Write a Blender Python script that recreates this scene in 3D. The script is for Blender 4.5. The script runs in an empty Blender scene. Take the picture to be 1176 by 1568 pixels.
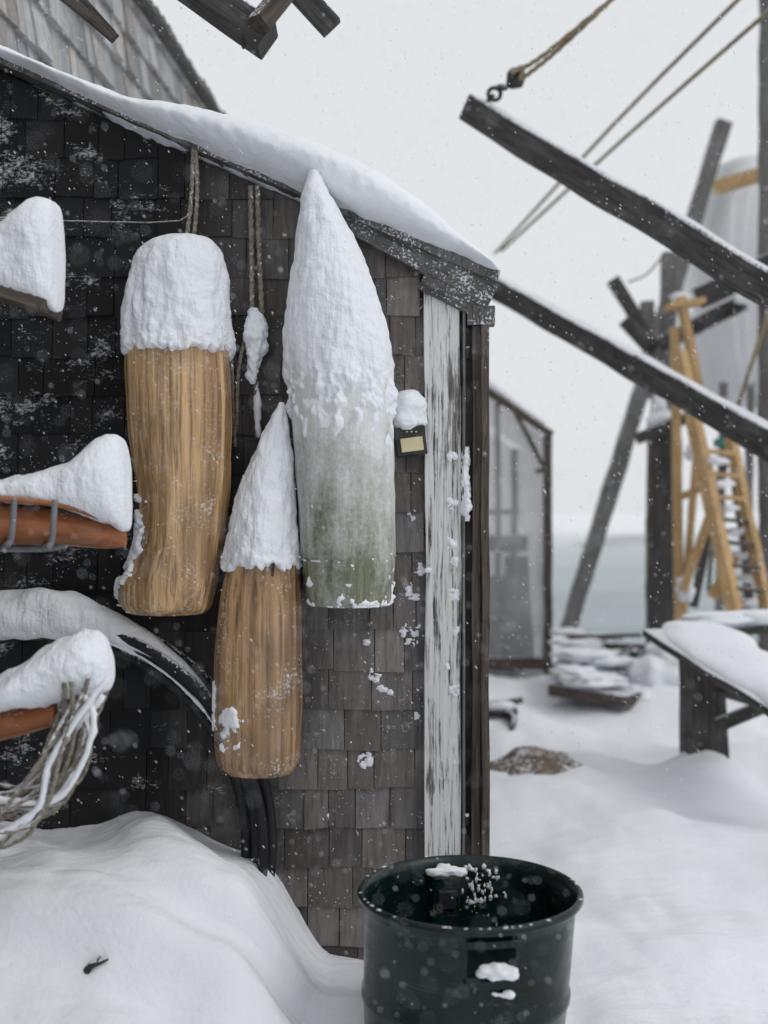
import bpy, math, random
from mathutils import Vector, Matrix, noise, Euler
random.seed(7)
R = random.Random(11)
scene = bpy.context.scene
EYE = 1.6
F = 1715.0
def P(u, v, d):
    """surveyed bearing + distance -> world position (metres)"""
    return Vector(((u-588.0)/F*d, d, EYE-(v-784.0)/F*d))
def nz(v, s=1.0, seed=0.0):
    return noise.noise(Vector((v[0]*s+seed*13.1, v[1]*s+seed*7.7, v[2]*s-seed*3.3)))

# ------------------------------------------------------------------ materials
def newmat(name):
    m = bpy.data.materials.new(name); m.use_nodes = True
    nt = m.node_tree
    return m, nt, nt.nodes['Principled BSDF']
def node(nt, t, props=None, **ins):
    n = nt.nodes.new(t)
    if props:
        for k, v in props.items(): setattr(n, k, v)
    for k, v in ins.items():
        key = k.replace('_', ' ')
        sock = n.inputs[int(k[1:])] if (k[0] == 'i' and k[1:].isdigit()) else n.inputs[key]
        if isinstance(v, bpy.types.NodeSocket): nt.links.new(v, sock)
        else: sock.default_value = v
    return n
def math_(nt, op, a, b=0.0, clamp=False):
    n = node(nt, 'ShaderNodeMath', {'operation': op, 'use_clamp': clamp}, i0=a, i1=b)
    return n.outputs[0]
def mix(nt, f, a, b, mode='MIX'):
    n = nt.nodes.new('ShaderNodeMix'); n.data_type = 'RGBA'; n.blend_type = mode
    for s, v in ((n.inputs[0], f), (n.inputs[6], a), (n.inputs[7], b)):
        if isinstance(v, bpy.types.NodeSocket): nt.links.new(v, s)
        else: s.default_value = v
    return n.outputs[2]
def c4(c): return (c[0], c[1], c[2], 1.0)
def tnoise(nt, scale, vec=(1,1,1), detail=4.0, rough=0.6):
    tc = node(nt, 'ShaderNodeTexCoord')
    mp = node(nt, 'ShaderNodeMapping', Vector=tc.outputs['Object'], Scale=vec)
    n = node(nt, 'ShaderNodeTexNoise', Vector=mp.outputs[0], Scale=scale, Detail=min(detail,5), Roughness=rough)
    return n.outputs[0]
def ramp(nt, fac, lo, hi):
    n = node(nt, 'ShaderNodeMapRange', Value=fac, From_Min=lo, From_Max=hi)
    return n.outputs[0]
SNOWC = (0.83, 0.85, 0.89)

def snow_material(name, bump=0.3, fine=55.0, col=SNOWC, med=9.0, mscale=(1,1,1), fa=0.25, dist=0.03):
    m, nt, b = newmat(name)
    n1 = tnoise(nt, fine, detail=2); n2 = tnoise(nt, med, mscale, detail=3)
    f = math_(nt, 'ADD', math_(nt, 'MULTIPLY', n1, fa), n2)
    bp = node(nt, 'ShaderNodeBump', Height=f, Strength=bump, Distance=dist)
    nt.links.new(bp.outputs[0], b.inputs['Normal'])
    b.inputs['Base Color'].default_value = c4(col)
    b.inputs['Roughness'].default_value = 0.75
    b.inputs['Specular IOR Level'].default_value = 0.2
    return m
def wood(name, ca, cb, scale=6.0, vec=(8,8,0.7), snow=0.0, rough=0.75, bump=0.5, up=0.5, cracks=0.0, fine=90.0, lo=0.33, hi=0.66):
    m, nt, b = newmat(name)
    g = tnoise(nt, scale, vec, detail=5, rough=0.65)
    big = tnoise(nt, 3.0, (1,1,0.6), detail=2)
    c = mix(nt, ramp(nt, g, lo, hi), c4(ca), c4(cb))
    c = mix(nt, 0.6, c, mix(nt, ramp(nt, big, 0.3, 0.7), (0.6,0.6,0.6,1), (1.25,1.25,1.25,1)), 'MULTIPLY')
    h = g
    if cracks > 0:
        ck = tnoise(nt, scale*1.3, (vec[0]*1.3, vec[1]*1.3, vec[2]*0.35), detail=1)
        d = math_(nt, 'ABSOLUTE', math_(nt, 'SUBTRACT', ck, 0.5))
        ln = math_(nt, 'SUBTRACT', 1.0, ramp(nt, d, 0.0, 0.03))
        c = mix(nt, math_(nt, 'MULTIPLY', ln, cracks), c, (ca[0]*0.25, ca[1]*0.25, ca[2]*0.25, 1))
        h = math_(nt, 'SUBTRACT', g, math_(nt, 'MULTIPLY', ln, 0.6))
    if snow > 0:
        f1 = tnoise(nt, fine, detail=2); f2 = tnoise(nt, 7.0, detail=2)
        geo = node(nt, 'ShaderNodeNewGeometry')
        sp = node(nt, 'ShaderNodeSeparateXYZ', Vector=geo.outputs['Normal'])
        s = math_(nt, 'ADD', math_(nt, 'ADD', math_(nt, 'MULTIPLY', f1, 0.8), math_(nt, 'MULTIPLY', f2, 0.5)), math_(nt, 'MULTIPLY', sp.outputs[2], up))
        fac = ramp(nt, s, 1.02-snow*0.5, 1.12-snow*0.5)
        c = mix(nt, math_(nt,'MULTIPLY',fac,0.85), c, c4(SNOWC))
    nt.links.new(c, b.inputs['Base Color'])
    bp = node(nt, 'ShaderNodeBump', Height=h, Strength=bump, Distance=0.012)
    nt.links.new(bp.outputs[0], b.inputs['Normal'])
    b.inputs['Roughness'].default_value = rough
    b.inputs['Specular IOR Level'].default_value = 0.3
    return m

M_snow = snow_material('snow')
M_snow_ground = snow_material('snow_ground', bump=0.45, fine=55, med=2.6, mscale=(1, 2.6, 1), fa=0.10, dist=0.06)
M_snow_wind = snow_material('snow_windpacked', bump=0.6, fine=85, med=11, mscale=(1.8, 1, 0.35), fa=0.28)
M_timber = wood('timber_dark', (0.034,0.031,0.030), (0.10,0.094,0.089), snow=0.36, cracks=0.5)
M_timber_brown = wood('timber_brown', (0.045,0.037,0.032), (0.145,0.118,0.095), snow=0.2, cracks=0.6)
M_timber_grey = wood('timber_grey', (0.10,0.097,0.092), (0.22,0.215,0.21), snow=0.35, cracks=0.4)
M_timber_frost = wood('timber_frosted', (0.06,0.058,0.056), (0.16,0.155,0.15), snow=0.64, up=0.2, cracks=0.4, fine=120)
M_timber_far = wood('timber_rimed', (0.12,0.116,0.113), (0.21,0.205,0.20), snow=0.42, up=0.35, cracks=0.2, fine=60)
M_orange = wood('lumber_fresh', (0.46,0.29,0.13), (0.66,0.45,0.23), snow=0.3, cracks=0.2, up=0.3, fine=30)
def hewn(name, dark, midc, light):
    m, nt, b = newmat(name)
    g = tnoise(nt, 5.0, (14,14,0.30), detail=5, rough=0.65)    # fine straight grain
    s1 = tnoise(nt, 4.0, (6.5,6.5,0.14), detail=1)             # adze strips
    s2 = tnoise(nt, 5.0, (1,1,0.6), detail=2)                  # broad weathering
    lump = tnoise(nt, 18.0, (1.2,1.2,0.5), detail=2)
    c = mix(nt, ramp(nt, s1, 0.36, 0.64), c4(midc), c4(light))
    c = mix(nt, math_(nt,'MULTIPLY',ramp(nt, g, 0.52, 0.34),0.75), c, c4(dark))
    c = mix(nt, math_(nt,'MULTIPLY',ramp(nt, s2, 0.48, 0.30),0.55), c, c4(dark))
    f1 = tnoise(nt, 120.0, detail=2); f2 = tnoise(nt, 9.0, detail=2)
    s = math_(nt, 'ADD', math_(nt,'MULTIPLY',f1,0.8), math_(nt,'MULTIPLY',f2,0.6))
    fr = ramp(nt, s, 0.80, 0.98)
    c = mix(nt, math_(nt,'MULTIPLY',fr,0.7), c, c4(SNOWC))
    nt.links.new(c, b.inputs['Base Color'])
    h = math_(nt, 'ADD', math_(nt,'MULTIPLY',g,0.6), math_(nt,'ADD', lump, math_(nt,'MULTIPLY',s1,0.6)))
    bp = node(nt, 'ShaderNodeBump', Height=h, Strength=0.8, Distance=0.016)
    nt.links.new(bp.outputs[0], b.inputs['Normal'])
    b.inputs['Roughness'].default_value = 0.27
    b.inputs['Specular IOR Level'].default_value = 0.7
    return m
M_buoy = hewn('hewn_wood', (0.13,0.072,0.034), (0.40,0.235,0.105), (0.68,0.44,0.215))
M_buoy_dark = hewn('hewn_wood_aged', (0.085,0.048,0.027), (0.27,0.155,0.075), (0.54,0.33,0.16))
M_rope = wood('rope_fibre', (0.14,0.12,0.09), (0.36,0.32,0.26), scale=30, vec=(3,3,3), snow=0.4, up=0.5)
M_rope_gold = wood('rope_gold', (0.14,0.11,0.065), (0.32,0.26,0.16), scale=30, vec=(3,3,3), snow=0.15)
M_iron = wood('iron', (0.012,0.012,0.013), (0.05,0.045,0.04), scale=12, vec=(1,1,1), snow=0.1, rough=0.5)
M_varnish = wood('varnished_wood', (0.22,0.075,0.025), (0.36,0.13,0.05), scale=5, vec=(0.6,8,8), rough=0.25, bump=0.1, snow=0.12, up=0.2)
M_dirt = wood('soil', (0.07,0.048,0.032), (0.20,0.135,0.085), scale=5, vec=(1,1,1), snow=0.42, up=0.15, fine=60)
M_hose = wood('rubber', (0.010,0.010,0.011), (0.025,0.025,0.027), scale=9, vec=(1,1,1), snow=0.22, rough=0.5)

def shingle_material(name, dark, light, x0, x1, snowx):
    m, nt, b = newmat(name)
    tc = node(nt, 'ShaderNodeTexCoord')
    sp = node(nt, 'ShaderNodeSeparateXYZ', Vector=tc.outputs['Object'])
    a = node(nt, 'ShaderNodeAttribute', {'attribute_name': 'var'})
    g = tnoise(nt, 7.0, (10,10,0.8), detail=5, rough=0.7)
    big = tnoise(nt, 2.2, detail=3)
    shade_ramp = ramp(nt, math_(nt, 'ADD', sp.outputs[0], math_(nt, 'MULTIPLY', math_(nt, 'SUBTRACT', big, 0.5), 0.7)), x0, x1)  # shade painted into the base colour, deepening towards the left end
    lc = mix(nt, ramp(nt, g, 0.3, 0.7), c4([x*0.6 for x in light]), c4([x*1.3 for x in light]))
    c = mix(nt, shade_ramp, c4(dark), lc)
    c = mix(nt, 1.0, c, a.outputs['Color'], 'MULTIPLY')
    f1 = tnoise(nt, 70.0, (1,1,1.8), detail=4, rough=0.75); f2 = tnoise(nt, 7.0, (1,1,1.6), detail=2)
    sx = ramp(nt, sp.outputs[0], snowx[0], snowx[1])
    s = math_(nt, 'ADD', math_(nt, 'MULTIPLY', f1, 0.75), math_(nt, 'MULTIPLY', f2, 0.8))
    s = math_(nt, 'ADD', s, math_(nt, 'MULTIPLY', sx, snowx[2]))
    fac = ramp(nt, s, 0.94, 1.09)
    c = mix(nt, math_(nt, 'MULTIPLY', fac, 0.75), c, c4(SNOWC))
    nt.links.new(c, b.inputs['Base Color'])
    bp = node(nt, 'ShaderNodeBump', Height=math_(nt, 'ADD', g, fac), Strength=0.5, Distance=0.006)
    nt.links.new(bp.outputs[0], b.inputs['Normal'])
    b.inputs['Roughness'].default_value = 0.8
    b.inputs['Specular IOR Level'].default_value = 0.2
    return m
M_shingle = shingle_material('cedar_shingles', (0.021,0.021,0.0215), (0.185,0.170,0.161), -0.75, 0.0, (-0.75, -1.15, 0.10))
M_shingle2 = shingle_material('cedar_shingles_grey', (0.22,0.22,0.22), (0.40,0.395,0.39), -3, -2, (-1, -2, 0.12))

def peeling_paint():
    m, nt, b = newmat('peeling_white_paint')
    g = tnoise(nt, 9.0, (9,9,0.4), detail=5, rough=0.75)
    p = tnoise(nt, 4.0, (2.5,2.5,0.9), detail=5, rough=0.7)
    w = mix(nt, ramp(nt, g, 0.35, 0.6), (0.05,0.047,0.044,1), (0.30,0.28,0.265,1))
    s = math_(nt, 'ADD', math_(nt, 'MULTIPLY', g, 0.7), math_(nt, 'MULTIPLY', p, 0.5))
    f = ramp(nt, s, 0.505, 0.58)
    white = mix(nt, ramp(nt, g, 0.3, 0.55), (0.45,0.445,0.44,1), (0.68,0.68,0.675,1))
    c = mix(nt, f, w, white)
    ck = tnoise(nt, 6.0, (9,9,0.10), detail=1)
    ln = math_(nt, 'SUBTRACT', 1.0, ramp(nt, math_(nt, 'ABSOLUTE', math_(nt, 'SUBTRACT', ck, 0.5)), 0.0, 0.015))
    c = mix(nt, math_(nt,'MULTIPLY',ln,0.6), c, (0.06,0.057,0.054,1))
    nt.links.new(c, b.inputs['Base Color'])
    bp = node(nt, 'ShaderNodeBump', Height=math_(nt, 'ADD', math_(nt,'MULTIPLY',g,0.8), f), Strength=0.6, Distance=0.005)
    nt.links.new(bp.outputs[0], b.inputs['Normal'])
    b.inputs['Roughness'].default_value = 0.6
    return m
M_peel = peeling_paint()

def frosted_green():
    m, nt, b = newmat('frosted_green_paint')
    tc = node(nt, 'ShaderNodeTexCoord')
    sp = node(nt, 'ShaderNodeSeparateXYZ', Vector=tc.outputs['Object'])
    g = tnoise(nt, 6.0, (9,9,0.5), detail=5, rough=0.7)
    f1 = tnoise(nt, 70.0, detail=4, rough=0.75); f2 = tnoise(nt, 6.0, (2,2,0.8), detail=3)
    base = mix(nt, ramp(nt, g, 0.3, 0.7), (0.09,0.10,0.06,1), (0.26,0.27,0.18,1))
    hz = ramp(nt, sp.outputs[2], 1.35, 1.95)
    s = math_(nt, 'ADD', math_(nt, 'ADD', math_(nt,'MULTIPLY',f1,0.4), math_(nt,'MULTIPLY',f2,0.75)), math_(nt,'MULTIPLY',hz,0.38))
    fac = ramp(nt, s, 0.52, 0.95)
    c = mix(nt, math_(nt,'MULTIPLY',fac,0.9), base, (0.76,0.78,0.78,1))
    nt.links.new(c, b.inputs['Base Color'])
    bp = node(nt, 'ShaderNodeBump', Height=math_(nt,'ADD',g,f1), Strength=0.6, Distance=0.008)
    nt.links.new(bp.outputs[0], b.inputs['Normal'])
    b.inputs['Roughness'].default_value = 0.7
    return m
M_green = frosted_green()
def simple(name, col, rough=0.5, nscale=20, var=0.25, bump=0.1, spec=0.4):
    m, nt, b = newmat(name)
    n = tnoise(nt, nscale, detail=3)
    c = mix(nt, ramp(nt, n, 0.3, 0.7), c4([x*(1-var) for x in col]), c4([min(1,x*(1+var)) for x in col]))
    nt.links.new(c, b.inputs['Base Color'])
    bp = node(nt, 'ShaderNodeBump', Height=n, Strength=bump, Distance=0.01)
    nt.links.new(bp.outputs[0], b.inputs['Normal'])
    b.inputs['Roughness'].default_value = rough
    b.inputs['Specular IOR Level'].default_value = spec
    return m
M_black = simple('black_plastic', (0.02,0.02,0.021), 0.4)
M_cream = simple('cream_panel', (0.62,0.54,0.33), 0.5, 8, 0.08)
M_hull = simple('white_gelcoat', (0.70,0.71,0.72), 0.4, 1.2, 0.10)
M_film = wood('plastic_sheeting', (0.42,0.42,0.425), (0.66,0.66,0.67), scale=1.1, vec=(1,1,0.6), rough=0.35, bump=0.3, lo=0.4, hi=0.6)
M_film.node_tree.nodes['Principled BSDF'].inputs['Alpha'].default_value = 0.55
M_teal = simple('teal_paint', (0.03,0.20,0.18), 0.5)
M_headland = simple('headland', (0.50,0.52,0.54), 0.9, 0.1)
M_steel = simple('galvanised_steel', (0.16,0.17,0.18), 0.45)
def barrel_mat():
    m, nt, b = newmat('green_barrel_plastic')
    n = tnoise(nt, 5.0, detail=3); f1 = tnoise(nt, 80.0, detail=4, rough=0.75); f2 = tnoise(nt, 6.0, detail=2)
    c = mix(nt, ramp(nt, n, 0.3, 0.7), (0.003,0.008,0.007,1), (0.006,0.023,0.019,1))
    sc = tnoise(nt, 14.0, (0.6,0.6,4.0), detail=4, rough=0.7)
    s = math_(nt,'ADD', math_(nt,'MULTIPLY',f1,0.5), math_(nt,'ADD',math_(nt,'MULTIPLY',f2,0.5),math_(nt,'MULTIPLY',sc,0.35)))
    fac = ramp(nt, s, 0.76, 0.92)
    c = mix(nt, math_(nt,'MULTIPLY',fac,0.28), c, (0.4,0.43,0.45,1))
    nt.links.new(c, b.inputs['Base Color'])
    nt.links.new(ramp(nt, sc, 0.2, 1.6), b.inputs['Roughness'])
    b.inputs['Specular IOR Level'].default_value = 0.30
    bp = node(nt, 'ShaderNodeBump', Height=math_(nt,'ADD',n,math_(nt,'MULTIPLY',f1,0.15)), Strength=0.35, Distance=0.02)
    nt.links.new(bp.outputs[0], b.inputs['Normal'])
    return m
M_barrel = barrel_mat()
def sea_mat():
    # open water by the shore, colour whitened with distance as painted haze
    m, nt, b = newmat('sea_water')
    tc = node(nt, 'ShaderNodeTexCoord')
    sp = node(nt, 'ShaderNodeSeparateXYZ', Vector=tc.outputs['Object'])
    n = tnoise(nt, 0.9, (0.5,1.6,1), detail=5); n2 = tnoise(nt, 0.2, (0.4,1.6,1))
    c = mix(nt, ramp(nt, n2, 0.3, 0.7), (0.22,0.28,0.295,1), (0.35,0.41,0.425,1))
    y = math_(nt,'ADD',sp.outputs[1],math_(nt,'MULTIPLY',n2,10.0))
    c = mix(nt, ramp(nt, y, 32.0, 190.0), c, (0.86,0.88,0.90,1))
    nt.links.new(c, b.inputs['Base Color'])
    b.inputs['Roughness'].default_value = 0.45
    bp = node(nt, 'ShaderNodeBump', Height=n, Strength=0.9, Distance=0.35)
    nt.links.new(bp.outputs[0], b.inputs['Normal'])
    return m
M_sea = sea_mat()

# ------------------------------------------------------------------ mesh helpers
def link(o, parent=None):
    scene.collection.objects.link(o)
    if parent: o.parent = parent
    return o
def group(name):
    e = bpy.data.objects.new(name, None); e.empty_display_size = 0.2
    return link(e)
def meshobj(name, vs, fs, mat, parent=None, smooth=True, var=None, bevel=0):
    me = bpy.data.meshes.new(name); me.from_pydata([tuple(v) for v in vs], [], fs)
    me.validate()
    if var is not None:
        at = me.color_attributes.new('var', 'FLOAT_COLOR', 'POINT')
        for i, x in enumerate(var): at.data[i].color = (x[0], x[1], x[2], 1)
    me.materials.append(mat)
    if smooth: me.polygons.foreach_set('use_smooth', [True]*len(me.polygons))
    o = bpy.data.objects.new(name, me); link(o, parent)
    if bevel:
        b = o.modifiers.new('bevel', 'BEVEL'); b.width = bevel; b.segments = 2; b.limit_method = 'ANGLE'
    return o
def beam(name, p1, p2, w, h, mat, parent=None, jit=0.006, roll=0.0, up=Vector((0,0,1)), w2=None, h2=None):
    """rough-sawn timber: own local frame, grain along local z"""
    p1 = Vector(p1); p2 = Vector(p2); L = (p2-p1).length
    z = (p2-p1).normalized()
    if abs(z.dot(up)) > 0.97: up = Vector((0,1,0))
    x = up.cross(z).normalized(); y = z.cross(x)
    mw = Matrix((x, y, z)).transposed().to_4x4()
    mw = Matrix.Translation(p1) @ mw @ Matrix.Rotation(roll, 4, 'Z')
    w2 = w2 or w; h2 = h2 or h
    n = max(2, min(60, int(L/0.10))); vs = []; fs = []; sd = R.random()*50
    c = 0.12
    for i in range(n+1):
        t = i/n; a = (w+(w2-w)*t)/2; b = (h+(h2-h)*t)/2; k = min(a,b)*c
        k *= 1+0.8*nz((0,0,t*L),6,sd+5)
        prof = [(-a+k,-b),(a-k,-b),(a,-b+k),(a,b-k),(a-k,b),(-a+k,b),(-a,b-k),(-a,-b+k)]
        for (px, py) in prof:
            v = Vector((px, py, t*L))
            v.x += nz(v, 3, sd)*jit*2; v.y += nz(v, 3, sd+3)*jit*2
            vs.append(v)
    for i in range(n):
        for j in range(8):
            k = (j+1) % 8
            fs.append((i*8+j, i*8+k, (i+1)*8+k, (i+1)*8+j))
    fs.append(tuple(range(7,-1,-1))); fs.append(tuple(n*8+j for j in range(8)))
    o = meshobj(name, vs, fs, mat, None, smooth=False)
    if parent: o.parent = parent
    o.matrix_world = mw
    return o
def crom(pts, n):
    out = []; m = len(pts)
    for i in range(m-1):
        p0 = pts[max(0,i-1)]; p1 = pts[i]; p2 = pts[i+1]; p3 = pts[min(m-1,i+2)]
        for k in range(n):
            t = k/n
            out.append([0.5*((2*b)+(-a+c)*t+(2*a-5*b+4*c-d)*t*t+(-a+3*b-3*c+d)*t**3) for a,b,c,d in zip(p0,p1,p2,p3)])
    out.append(list(pts[-1])); return out
def sstep(a,b,x):
    t=max(0,min(1,(x-a)/(b-a))); return t*t*(3-2*t)
def tube(name, pts, r, mat, parent=None, nseg=10, smoothn=8, jit=0.0, js=12, flat=1.0, seed=None, tw=0):
    rr = r if isinstance(r, (list,tuple)) else [r]*len(pts)
    cp = crom([[p[0],p[1],p[2],q] for p,q in zip(pts, rr)], smoothn) if smoothn > 1 else [[p[0],p[1],p[2],q] for p,q in zip(pts, rr)]
    sd = seed if seed is not None else R.random()*40
    vs = []; fs = []; n = len(cp); prev = None
    for i, c in enumerate(cp):
        p = Vector(c[:3]); q = Vector(cp[min(n-1,i+1)][:3]); o = Vector(cp[max(0,i-1)][:3])
        t = (q-o).normalized() if (q-o).length > 1e-9 else Vector((0,0,1))
        ref = Vector((0,0,1)) if abs(t.z) < 0.95 else Vector((0,1,0))
        if prev is None: s = t.cross(ref).normalized()
        else:
            s = (prev - t*prev.dot(t)).normalized()
        prev = s; u = s.cross(t)
        for j in range(nseg):
            a = 2*math.pi*j/nseg
            d = s*math.cos(a) + u*math.sin(a)*flat
            rad = c[3]*(1 + jit*nz(p + d*c[3]*1.5, js, sd)*2)
            if tw: rad *= 1+0.22*math.cos(3*a+tw*i)
            vs.append(p + d*rad)
    for i in range(n-1):
        for j in range(nseg):
            k = (j+1) % nseg
            fs.append((i*nseg+j, i*nseg+k, (i+1)*nseg+k, (i+1)*nseg+j))
    fs.append(tuple(range(nseg-1,-1,-1))); fs.append(tuple((n-1)*nseg+j for j in range(nseg)))
    return meshobj(name, vs, fs, mat, parent)
def loft(name, secs, d, mat, parent=None, axis='z', poly=0, nth=96, sub=10, jit=0.0, js=9, ragged=0.0, ratio=1.0, seed=None, dy=0.0, streak=(1,1,1), expo=2.0, offs=None, groove=0.05, gw=8):
    W = []
    for s in secs:
        if axis == 'z':
            a = P(588, s[0], d).z; b0 = P(s[1], 784, d).x; b1 = P(s[2], 784, d).x
        else:
            a = P(s[0], 784, d).x; b0 = P(588, s[1], d).z; b1 = P(588, s[2], d).z
        hd = s[3] if len(s) > 3 else abs(b1-b0)/2*ratio
        W.append([a, b0, b1, hd])
    W = crom(W, sub); n = len(W); sd = seed if seed is not None else R.random()*60
    vs = []; fs = []
    for i, (a, b0, b1, hd) in enumerate(W):
        t = i/(n-1)
        cb = (b0+b1)/2; hb = (b1-b0)/2
        for j in range(nth):
            th = 2*math.pi*j/nth
            cx = math.cos(th); sx = math.sin(th)
            if poly:
                ph = (th+0.13*math.sin(th*3)) % (2*math.pi/poly)
                rr = math.cos(math.pi/poly)/math.cos(ph-math.pi/poly)
                gr = abs(ph-0)/(2*math.pi/poly); gr = min(gr, 1-gr)
                rr -= groove*max(0, 1-gr*gw)*(0.6+0.8*nz((th*3,0,a),4,sd))
            else:
                rr = 1.0
                if expo != 2.0:
                    rr = (abs(cx)**expo+abs(sx)**expo)**(-1/expo)
            b = cb + hb*cx*rr; y = d + dy + hd*sx*rr
            v = Vector((b, y, a)) if axis == 'z' else Vector((a, y, b))
            dirv = Vector((cx, sx, 0)) if axis == 'z' else Vector((0, sx, cx))
            if ragged:
                e = (nz(Vector((cx*2.2, sx*2.2, 0)), 3, sd) + 0.6*nz(Vector((cx, sx, 0)), 14, sd))*ragged
                v.z += e*t**3
            if jit:
                q = Vector((v.x*streak[0], v.y*streak[1], v.z*streak[2]))
                e = (nz(q, js, sd) + 0.5*nz(q, js*2.3, sd+2) + 0.25*nz(q, js*5, sd+5))*jit
                edge = min(1.0, hd/0.03)
                v += dirv*e*edge
            if offs: v += dirv*offs(t, th, v)
            vs.append(v)
    for i in range(n-1):
        for j in range(nth):
            k = (j+1) % nth
            fs.append((i*nth+j, i*nth+k, (i+1)*nth+k, (i+1)*nth+j))
    c0 = len(vs); vs.append(sum((vs[j] for j in range(nth)), Vector())/nth)
    c1 = len(vs); vs.append(sum((vs[(n-1)*nth+j] for j in range(nth)), Vector())/nth)
    for j in range(nth):
        k = (j+1) % nth
        fs.append((c0, k, j)); fs.append((c1, (n-1)*nth+j, (n-1)*nth+k))
    return meshobj(name, vs, fs, mat, parent)
def fbm(v, s, sd):
    return nz(v,s,sd)+0.55*nz(v,s*2.1,sd+1)+0.3*nz(v,s*4.3,sd+2)
import bmesh
def blobs(name, items, mat, parent=None, jit=0.35, js=2.0, sub=3):
    bm = bmesh.new(); bmesh.ops.create_icosphere(bm, subdivisions=sub, radius=1.0)
    bv = [v.co.copy() for v in bm.verts]; bf = [tuple(v.index for v in f.verts) for f in bm.faces]; bm.free()
    vs = []; fs = []
    for c, r in items:
        o = len(vs); sd = R.random()*90
        for v in bv:
            k = 1 + jit*(nz(v, js*0.7, sd)*1.2 + 0.5*nz(v, js*2.2, sd+1))
            vs.append(Vector((c[0]+v.x*r[0]*k, c[1]+v.y*r[1]*k, c[2]+v.z*r[2]*k)))
        fs += [tuple(o+i for i in f) for f in bf]
    return meshobj(name, vs, fs, mat, parent)
def splat_sheet(name, spots, y, depth, mat, parent, step=0.0026, sd=5, xlim=None):
    """wind-plastered snow: relief only where snow stuck. spots: (x,z,r)"""
    vs=[];fs=[]
    for (cx,cz,r) in spots:
        n=max(8,int(3.4*r/step)); o=len(vs); s=3.4*r/n; H={}
        for j in range(n+1):
            for i in range(n+1):
                x=cx-1.7*r+i*s; z=cz-1.7*r+j*s
                q=math.hypot(x-cx,z-cz)/r
                hgt=(0.42-0.60*q)+0.9*fbm((x,0,z),48,sd+cx)
                hgt-=max(0,q-1.1)*3
                hh=-0.003+max(0,min(1,hgt))**0.8*(depth+0.003)
                H[(i,j)]=hgt
                vs.append(Vector((x,y-hh,z)))
        for j in range(n):
            for i in range(n):
                if max(H[(i,j)],H[(i+1,j)],H[(i,j+1)],H[(i+1,j+1)])<=0: continue
                xx=cx-1.7*r+i*s
                if xlim and not (xlim[0]<xx<xlim[1]): continue
                a=o+j*(n+1)+i; fs.append((a,a+1,a+n+2,a+n+1))
    return meshobj(name,vs,fs,mat,parent)
def shingles(name, mat, parent, org, U, Nn, width, zb, zt, topf=None, exp=0.127, tint=(0.6,1.35), lip=1.0):
    vs=[]; fs=[]; var=[]; k=0; z=zb
    while z < zt:
        u = -R.random()*0.1
        zz = z + R.uniform(-0.002,0.002)
        while u < width:
            w = R.choice([R.uniform(0.07,0.10), R.uniform(0.10,0.135), R.uniform(0.12,0.17)])
            a, b = max(0,u+0.0015), min(width,u+w-0.0015)
            u += w
            if b-a < 0.02: continue
            z0 = zz + R.uniform(-0.005,0.006); z1 = z0+exp*1.45
            th = R.uniform(0.010,0.019)*lip
            ta = min(z1, topf(a)) if topf else min(z1, zt); tb = min(z1, topf(b)) if topf else min(z1, zt)
            if ta <= z0+0.02 or tb <= z0+0.02: continue
            o = len(vs)
            yaw = R.uniform(-0.003,0.003); tl=R.uniform(-0.003,0.003)
            tri = [(a,th+yaw,z0+tl),(b,th-yaw,z0-tl),(b,0.002,tb),(a,0.002,ta),(a,-0.004,z0+tl),(b,-0.004,z0-tl),(b,-0.004,tb),(a,-0.004,ta)]
            for (uu,nn,z_) in tri:
                vs.append(Vector(org)+Vector(U)*uu+Vector(Nn)*nn+Vector((0,0,z_)))
            q = R.uniform(*tint); h = R.uniform(-0.05,0.05)
            var += [(q*(1+h), q, q*(1-h))]*8
            fs += [(o,o+1,o+2,o+3),(o+4,o+7,o+6,o+5),(o,o+4,o+5,o+1),(o,o+3,o+7,o+4),(o+1,o+5,o+6,o+2),(o+3,o+2,o+6,o+7)]
        z += exp
    return meshobj(name, vs, fs, mat, parent, smooth=False, var=var)
def prism(name, poly_xz, y0, y1, mat, parent, bevel=0):
    n=len(poly_xz); vs=[(x,y0,z) for x,z in poly_xz]+[(x,y1,z) for x,z in poly_xz]
    fs=[tuple(range(n)), tuple(range(2*n-1,n-1,-1))]+[(i,n+i,n+(i+1)%n,(i+1)%n) for i in range(n)]
    return meshobj(name, vs, fs, mat, parent, smooth=False, bevel=bevel)

WY = 3.63
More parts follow.
